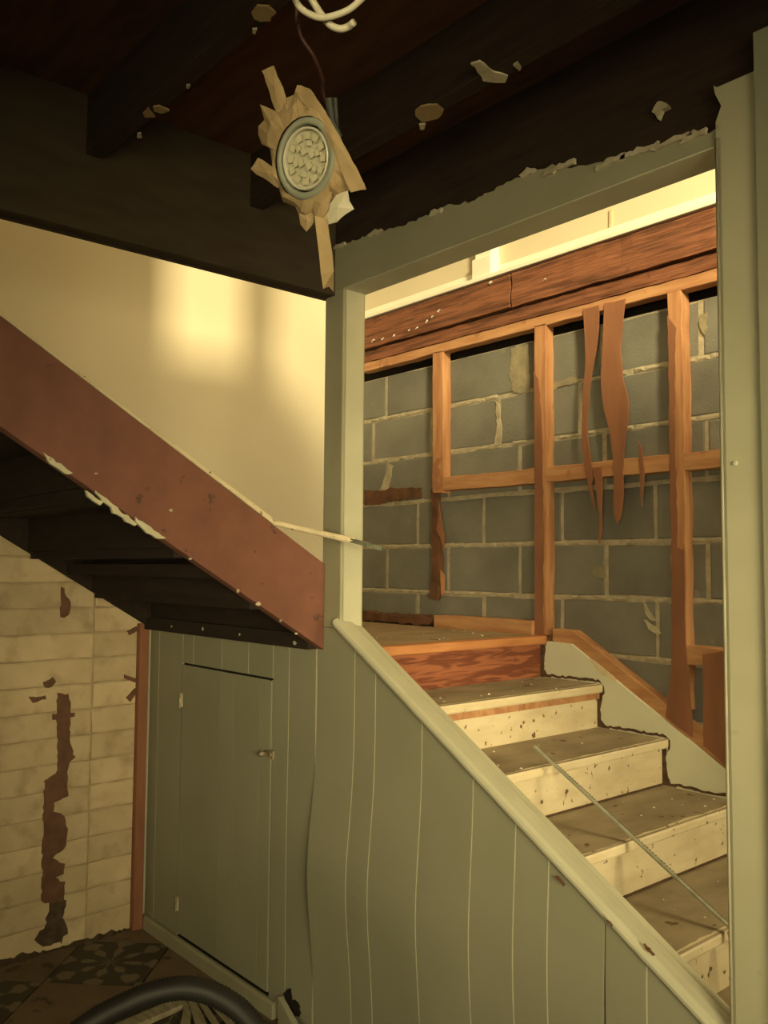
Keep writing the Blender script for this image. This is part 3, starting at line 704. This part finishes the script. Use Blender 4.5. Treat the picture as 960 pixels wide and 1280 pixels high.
# ================================================================== LOOSE THINGS
# torn strips of wallboard hanging on the framing
HG = 'torn hardboard left on the wall framing'
def strip_thing(nm, pts, label, seed, y=.949, t=.005, amp=.0012):
    P = clip(jag(Y2(y, *pts), amp, .03, seed), lambda p: p[1]-(1.203-.593*(p[0]-1.452)))
    o = MB().prism(P, 1, y-t, y+.001).build(nm, 'hardboard'); return setp(o, label, 'wallboard scrap', HG)
strip_thing('torn_wallboard', [(730, 387), (749, 382), (749, 410), (745, 440), (738, 480), (735, 520), (735, 545), (738, 565), (742, 600), (740, 605), (745, 640), (738, 615), (733, 590), (728, 560), (728, 530), (730, 490), (733, 450)],
            'narrow torn strip of hardboard ending in a point on the rail', 1)
strip_thing('torn_wallboard', [(756, 380), (782, 374), (779, 400), (776, 440), (779, 470), (786, 500), (786, 525), (781, 555), (779, 590), (780, 620), (776, 648), (772, 655), (768, 640), (768, 600), (767, 570), (763, 540), (755, 510), (752, 480), (754, 430)],
            'wide wavy torn strip of hardboard hanging past the rail', 2)
strip_thing('torn_wallboard', [(742, 585), (752, 584), (754, 610), (752, 640), (753, 665), (749, 680), (750, 640), (746, 610)],
            'short thin hardboard splinter under the narrow torn strip', 3, y=.9485)
strip_thing('torn_wallboard', [(799, 552), (803, 560), (806, 590), (804, 615), (803, 632), (801, 610), (800, 580)],
            'tiny hardboard splinter on the rail beside the right stud', 4)
strip_thing('torn_wallboard', [(841, 690), (846, 684), (856, 688), (857, 800), (860, 830), (862, 860), (866, 900), (866, 922), (850, 910), (833, 896), (836, 870), (840, 840)],
            'flared hardboard remnant nailed on the foot of the right stud', 5, amp=.001)
strip_thing('torn_wallboard', [(879, 818), (906, 814), (912, 830), (914, 985), (910, 960), (894, 944), (880, 932), (880, 870)],
            'broad upright hardboard remnant beside the casing post above the skirt', 6, amp=.001)

# toothed metal strip lying on the steps
a = Vector((1.806, .3035, .966)); e = Vector((2.56, .347, .514)); dv = (e-a).normalized()
sd = Vector((0, 1, 0)); sd = (sd-dv*sd.dot(dv)).normalized(); nn = dv.cross(sd)
if nn.z < 0: nn = -nn
ms = empty('metal_strip', a, 'thin pale metal strip with a toothed edge lying across the painted steps', 'metal strip')
w_, t_ = .0055, .005
cs = [a-sd*w_, a+sd*w_, a+sd*w_+nn*t_, a-sd*w_+nn*t_]
MB().add(cs+[p+(e-a) for p in cs], [(0, 1, 2, 3)[::-1], (4, 5, 6, 7), (0, 1, 5, 4), (1, 2, 6, 5), (2, 3, 7, 6), (3, 0, 4, 7)]).build('bar', 'strip_metal', ms)
b = MB(); L_ = (e-a).length; k = int(L_*.75/.009)
for i in range(k):
    p = a+dv*(.02+i*.009)+sd*w_+nn*.001
    b.add([p, p+dv*.008, p+dv*.004+sd*.009+nn*.002, p+dv*.001+nn*.005, p+dv*.007+nn*.005], [(0, 1, 2), (0, 2, 3), (1, 4, 2), (3, 2, 4)])
b.build('teeth', 'strip_teeth', ms)

# peeled moulding strip swinging off the stringer
d0 = Vector((1.209, -.197, zs(-.197, 0)+.006)); e0 = CAM+ray(478, 686)*2.58; e1 = CAM+ray(442, 676)*2.614; m1 = CAM+ray(385, 663)*2.668; m0 = on(0, 1.222, 352, 655)
pm = empty('peeled_moulding', d0, 'cream wooden edge moulding peeled away from the red-brown stringer', 'moulding')
def ribbon3(path, ws_, th, nm, mat, par):
    b = MB(); vs = []
    for i, (p, w) in enumerate(zip(path, ws_)):
        t = (path[min(i+1, len(path)-1)]-path[max(i-1, 0)]).normalized()
        s = t.cross(Vector((0, 0, 1))).normalized(); u_ = s.cross(t)
        vs += [p-s*w+u_*-th, p+s*w+u_*-th, p+s*w+u_*th, p-s*w+u_*th]
    n = len(path); fs = [(i*4+j, i*4+(j+1) % 4, i*4+4+(j+1) % 4, i*4+4+j) for i in range(n-1) for j in range(4)]+[(3, 2, 1, 0), tuple(range(4*n-4, 4*n))]
    return b.add(vs, fs).build(nm, mat, par)
MB().tube([d0, m0, d0.lerp(m1, .6), m1, m1.lerp(e1, .5), e1], .0095, 10).build('moulding', 'cream_paint', pm, smooth=True)
ribbon3([e1.lerp(m1, .05), e1.lerp(e0, .5), e0], [.009, .010, .005], .006, 'split_end', 'strip_teeth', pm)
ribbon3([e1.lerp(m1, .1)+Vector((0, 0, .004)), e1.lerp(e0, .5)+Vector((0, 0, .005)), e0.lerp(e1, .1)+Vector((0, 0, .003))], [.008, .009, .004], .0015, 'split_skin', 'pale_trim', pm)

# taped LED spotlight dangling from its wire
LP = at(.95, 381, 198)
nrm = (-FW*.78 - RT*.58 - UP*.16).normalized()
sp_ = empty('spotlight', LP, 'round LED spotlight wrapped in torn masking tape hanging from a wire', 'spotlight')
side1 = nrm.cross(Vector((0, 0, 1))).normalized()
bz = MB().lathe([(.0405, -.012), (.0405, -.004), (.038, .0), (.0330, .0015), (.0322, .0), (.0316, -.006)], LP, nrm, 36, 0).build('bezel', 'lamp_grey', sp_, smooth=True)
MB().lathe([(.0300, -.006), (.0300, -.001), (.0288, .0005), (.0274, -.001), (.0272, -.006)], LP, nrm, 36).build('ring', 'lamp_ring', sp_, smooth=True)
fc = MB().lathe([(.0275, -.005), (.0001, -.005)], LP, nrm, 36).build('face', 'lamp_face', sp_)
u1 = side1; u2 = nrm.cross(u1)
def chip(c, s, rot):
    c_, s_ = math.cos(rot), math.sin(rot); A = (u1*c_+u2*s_)*s; B = (u2*c_-u1*s_)*s
    vs = [c-A-B, c+A-B, c+A+B, c-A+B]; vs += [v+nrm*.0022 for v in vs]
    MB().add(vs, [(3, 2, 1, 0), (4, 5, 6, 7), (0, 1, 5, 4), (1, 2, 6, 5), (2, 3, 7, 6), (3, 0, 4, 7)]).build('led_chip', 'led', fc)
for nr, rr in ((4, .0080), (12, .0215)):
    for j in range(nr):
        an = 2*math.pi*j/nr+.3; chip(LP-nrm*.004+(u1*math.cos(an)+u2*math.sin(an))*rr, .0032, an)
for j in range(6):
    an = 2*math.pi*j/6+.1; chip(LP-nrm*.004+(u1*math.cos(an)+u2*math.sin(an))*.0148, .0026, an)
MB().lathe([(.0001, -.062), (.009, -.062), (.012, -.045), (.018, -.02), (.030, -.010)], LP, nrm, 24).build('lamp_body', 'dark_metal', sp_, smooth=True)
back = LP-nrm*.030
MB().tube([at(.97, 411, 122), at(.97, 414, 150), at(.97, 424, 172)], .004, 8).tube([at(.975, 418, 122), at(.975, 420, 160)], .003, 8).build('spring_clip', 'dark_metal', sp_)
def planept(q, off=0.0):
    d = ray(*q); P0 = LP-nrm*off; t = (P0-CAM).dot(nrm)/d.dot(nrm); return CAM+d*t
def tape(pts, off0, off1, mat, seed, amp=1.0, nm='tape_strip'):
    P = jag(pts, amp, 7, seed); vs = []
    c = (sum(p[0] for p in P)/len(P), sum(p[1] for p in P)/len(P))
    for p in P:
        rr = math.hypot(p[0]-381, (p[1]-198)*.75); off = off0+off1*max(0, rr-26)/30
        vs.append(planept(p, off))
    rr = math.hypot(c[0]-381, (c[1]-198)*.75); cc = planept(c, off0+off1*max(0, rr-26)/30-.003); n = len(vs)
    back_ = [v-nrm*.0006 for v in vs]
    fs = [(i, (i+1) % n, 2*n) for i in range(n)]+[(i, n+i, n+(i+1) % n, (i+1) % n) for i in range(n)]+[tuple(range(2*n-1, n-1, -1))]
    MB().add(vs+back_+[cc], fs).build(nm, mat, sp_)
# skirt of tape around the bezel, built as a ring from the bezel out to its ragged outline
outl = [(372, 107), (388, 112), (402, 132), (421, 165), (438, 199), (446, 222), (436, 240), (420, 250), (410, 268), (395, 276), (384, 288), (374, 272), (370, 258), (354, 252), (347, 232), (342, 212), (338, 186), (326, 181), (322, 158), (331, 150), (326, 130), (345, 138), (356, 124), (366, 118)]
O = jag(outl, 1.2, 9, 4); ring_o = [planept(p, .004+.010*max(0, math.hypot(p[0]-381, (p[1]-198)*.75)-26)/30) for p in O]
import cmath
ring_i = []
for p in O:
    v = planept(p)-LP; v = v-nrm*v.dot(nrm); ring_i.append(LP+v.normalized()*.0395+nrm*.0005)
mid = [a_.lerp(b_, .45)+nrm*.004*random.uniform(.2, 1.3) for a_, b_ in zip(ring_i, ring_o)]
n = len(O)
MB().add(ring_i+mid+ring_o, [(k*n+i, k*n+(i+1) % n, (k+1)*n+(i+1) % n, (k+1)*n+i) for k in (0, 1) for i in range(n)]).build('tape_skirt', 'tape', sp_)
tape([(328, 88), (335, 85), (342, 82), (350, 103), (359, 124), (352, 140), (345, 141), (337, 115)], .004, .008, 'tape', 1)
tape([(368, 112), (376, 107), (388, 112), (404, 136), (424, 170), (441, 202), (458, 236), (450, 238), (438, 240), (426, 212), (412, 182), (396, 152), (380, 130)], -.002, .006, 'tape', 2)
tape([(323, 197), (313, 212), (330, 223), (347, 236), (352, 226), (348, 214), (336, 206)], .004, .006, 'tape', 3)
tape([(406, 262), (410, 281), (420, 277), (432, 268), (443, 262), (437, 250), (434, 238), (420, 244)], .004, .004, 'tape_white', 4)
tape([(384, 246), (398, 240), (414, 240), (410, 262), (405, 272), (394, 274), (390, 258)], .001, .004, 'tape', 5)
tape([(380, 262), (392, 268), (393, 278), (383, 289), (376, 280), (373, 268)], .004, .004, 'tape', 6)
# long tail strip, curling slightly
tl = [((393, 270), (408, 268)), ((396, 295), (411, 292)), ((399, 320), (415, 317)), ((401, 342), (417, 339)), ((404, 361), (417, 365))]
vs = []
for i, (p, q) in enumerate(tl):
    vs += [planept(p, .004-.006*math.sin(i*.8)), planept(q, .004-.006*math.sin(i*.8)+.004)]
vs.insert(9, planept((411, 358), .01)); vs = vs[:8]+[vs[8], vs[9], vs[10]]
fs = [(2*i, 2*i+1, 2*i+3, 2*i+2) for i in range(3)]+[(6, 7, 10, 9, 8)]
k = len(vs); MB().add(vs+[v-nrm*.0007 for v in vs], fs+[tuple(j+k for j in f)[::-1] for f in fs]).build('tape_tail', 'tape', sp_)
def smooth(path, n=6):
    P = [Vector(p) for p in path]; P = [2*P[0]-P[1]]+P+[2*P[-1]-P[-2]]; out = []
    for i in range(1, len(P)-2):
        for j in range(n):
            t = j/n; out.append(.5*((2*P[i])+(P[i+1]-P[i-1])*t+(2*P[i-1]-5*P[i]+4*P[i+1]-P[i+2])*t*t+(3*P[i]-P[i-1]-3*P[i+1]+P[i+2])*t**3))
    return out+[P[-2]]
w0 = at(.96, 371, -12)
MB().tube(smooth([LP-nrm*.07, at(.985, 405, 121), at(.97, 403, 98), at(.96, 392, 70), at(.96, 377, 47), at(.96, 373, 25), w0, Vector((w0.x-.01, w0.y+.01, 2.3)), Vector((w0.x, w0.y, 2.71))]), .0021, 6).build('wire', 'wire_red', sp_, smooth=True)
# white cables in a loop by the ceiling
c0 = at(.93, 364, -40); c1 = at(.93, 500, -70)
wc = MB().tube(smooth([Vector((c0.x, c0.y-.02, 2.71)), Vector((c0.x-.01, c0.y, 2.3)), c0, at(.93, 365, -14), at(.93, 374, 8), at(.93, 390, 19), at(.93, 405, 22), at(.93, 425, 17), at(.93, 443, 7), at(.93, 466, -18), c1, Vector((c1.x+.01, c1.y+.01, 2.2)), Vector((c1.x, c1.y, 2.71))]), .0031, 8).build('cable_loop', 'cable_white', None, smooth=True)
setp(wc, 'white cable hanging in an open loop from the ceiling', 'cable')
c2 = at(.945, 372, -50)
wc2 = MB().tube(smooth([Vector((c2.x, c2.y, 2.71)), Vector((c2.x, c2.y, 2.3)), c2, at(.945, 383, -14), at(.945, 393, 5), at(.94, 403, 20), at(.935, 414, 32), at(.935, 426, 36), at(.935, 436, 33), at(.93, 442, 28)]), .0034, 8).build('cable_end', 'cable_white', None, smooth=True)
setp(wc2, 'white cable with a short cut end curling up across the cable loop', 'cable')

# vacuum hose arching over the floor
hp = [at(2.35, -60, 1800), at(2.15, -50, 1600), at(1.98, -10, 1430), at(1.92, 45, 1335), at(1.9, 111, 1280), at(1.9, 165, 1251), at(1.9, 200, 1239), at(1.9, 235, 1235), at(1.9, 270, 1244), at(1.9, 305, 1268), at(1.9, 330, 1306), at(1.92, 348, 1380), at(2.0, 358, 1480), at(2.15, 362, 1620), at(2.3, 362, 1760)]
for q in hp: q.z = max(q.z, .023)
fine = smooth(hp, 10)
# resample evenly for regular ribs
res = [fine[0]]; acc = 0; stp = .0036
for i in range(1, len(fine)):
    a_, b_ = fine[i-1], fine[i]; L_ = (b_-a_).length; t = stp-acc
    while t <= L_: res.append(a_.lerp(b_, t/L_)); t += stp
    acc = (L_-(t-stp))
vh = MB().tube(res, .0215, 14, rib=.075).build('vacuum_hose', 'hose', None, smooth=True)
setp(vh, 'black ribbed vacuum hose arching up from the floor', 'hose')

# scraps on the floor by the baseboard
def plank(p, q, w, t, nm, mat, label, cat, group, z=.003, tilt=0):
    a_, b_ = Vector((*p, z)), Vector((*q, z+tilt)); d = (b_-a_).normalized(); s = Vector((-d.y, d.x, 0)).normalized()*w/2; u_ = Vector((0, 0, t))
    cs = [a_-s, a_+s, a_+s+u_, a_-s+u_]
    o = MB().add(cs+[c+(b_-a_) for c in cs], [(3, 2, 1, 0), (4, 5, 6, 7), (0, 1, 5, 4), (1, 2, 6, 5), (2, 3, 7, 6), (3, 0, 4, 7)]).build(nm, mat, bevel=.0015)
    return setp(o, label, cat, group)
fp = lambda x, y, z=0.0: (lambda p: (p.x, p.y))(on(2, z, x, y))
plank(fp(140, 1296), fp(232, 1256), .055, .018, 'board_scrap', 'scrap_wood', 'pale flat board scrap lying on the tiles under the hose arch', 'board scrap', None)
plank(fp(236, 1262), fp(230, 1298), .03, .022, 'board_scrap', 'scrap_wood', 'short pale batten offcut butting the end of the flat board scrap', 'board scrap', None)
sg_ = 'thin wooden slats fanned out on the floor'
for k, (q0, q1) in enumerate((((240, 1252), (262, 1300)), ((246, 1250), (278, 1298)), ((256, 1250), (292, 1292)), ((262, 1254), (304, 1300)), ((238, 1258), (250, 1300)))):
    plank(fp(*q0), fp(*q1), .022, .006, 'wood_slat', 'scrap_wood', 'thin pale wooden slat in the fanned bundle on the floor', 'slat', sg_, z=.003+.0065*k)
# loose length of baseboard leaning out at the bottom of the panelling
a_ = on(1, -.03, 344, 1247); b_ = on(1, -.05, 372, 1275)
lb = MB()
pp = [Vector((a_.x, -.020, .0)), Vector((a_.x, -.020, a_.z)), Vector((1.22, -.075, .058)), Vector((1.22, -.075, .0))]
lb.add(pp+[p+Vector((.006, .018, 0)) for p in pp], [(0, 3, 2, 1), (4, 5, 6, 7), (0, 1, 5, 4), (1, 2, 6, 5), (2, 3, 7, 6), (3, 0, 4, 7)])
setp(lb.build('loose_baseboard', 'pale_trim', bevel=.002), 'loose cream length of baseboard standing against the broken panel corner', 'baseboard piece')

# white crumbs of plaster scattered over the landing and treads
b = MB(); R = random.Random(77)
def crumb(x, y, z):
    r_ = R.uniform(.002, .0055); an = R.uniform(0, 6.28)
    vs = [(x+math.cos(an+2.1*j)*r_*R.uniform(.6, 1.3), y+math.sin(an+2.1*j)*r_, z) for j in range(3)]+[(x, y, z+r_*.8)]
    b.add(vs, [(0, 1, 2), (0, 1, 3), (1, 2, 3), (2, 0, 3)])
for k in range(1, 7):
    xn = NX0+RUN*k; z = LZ-RISE*k
    for _ in range(9): crumb(R.uniform(xn-RUN, xn-.02), R.uniform(.14, .9), z+.0003)
for _ in range(22): crumb(R.uniform(.3, 1.28), R.uniform(.2, .92), LZ+.0003)
o = b.build('plaster_crumbs', 'white_base'); setp(o, 'small white plaster crumbs scattered over the landing and treads', 'crumbs', kind='stuff')
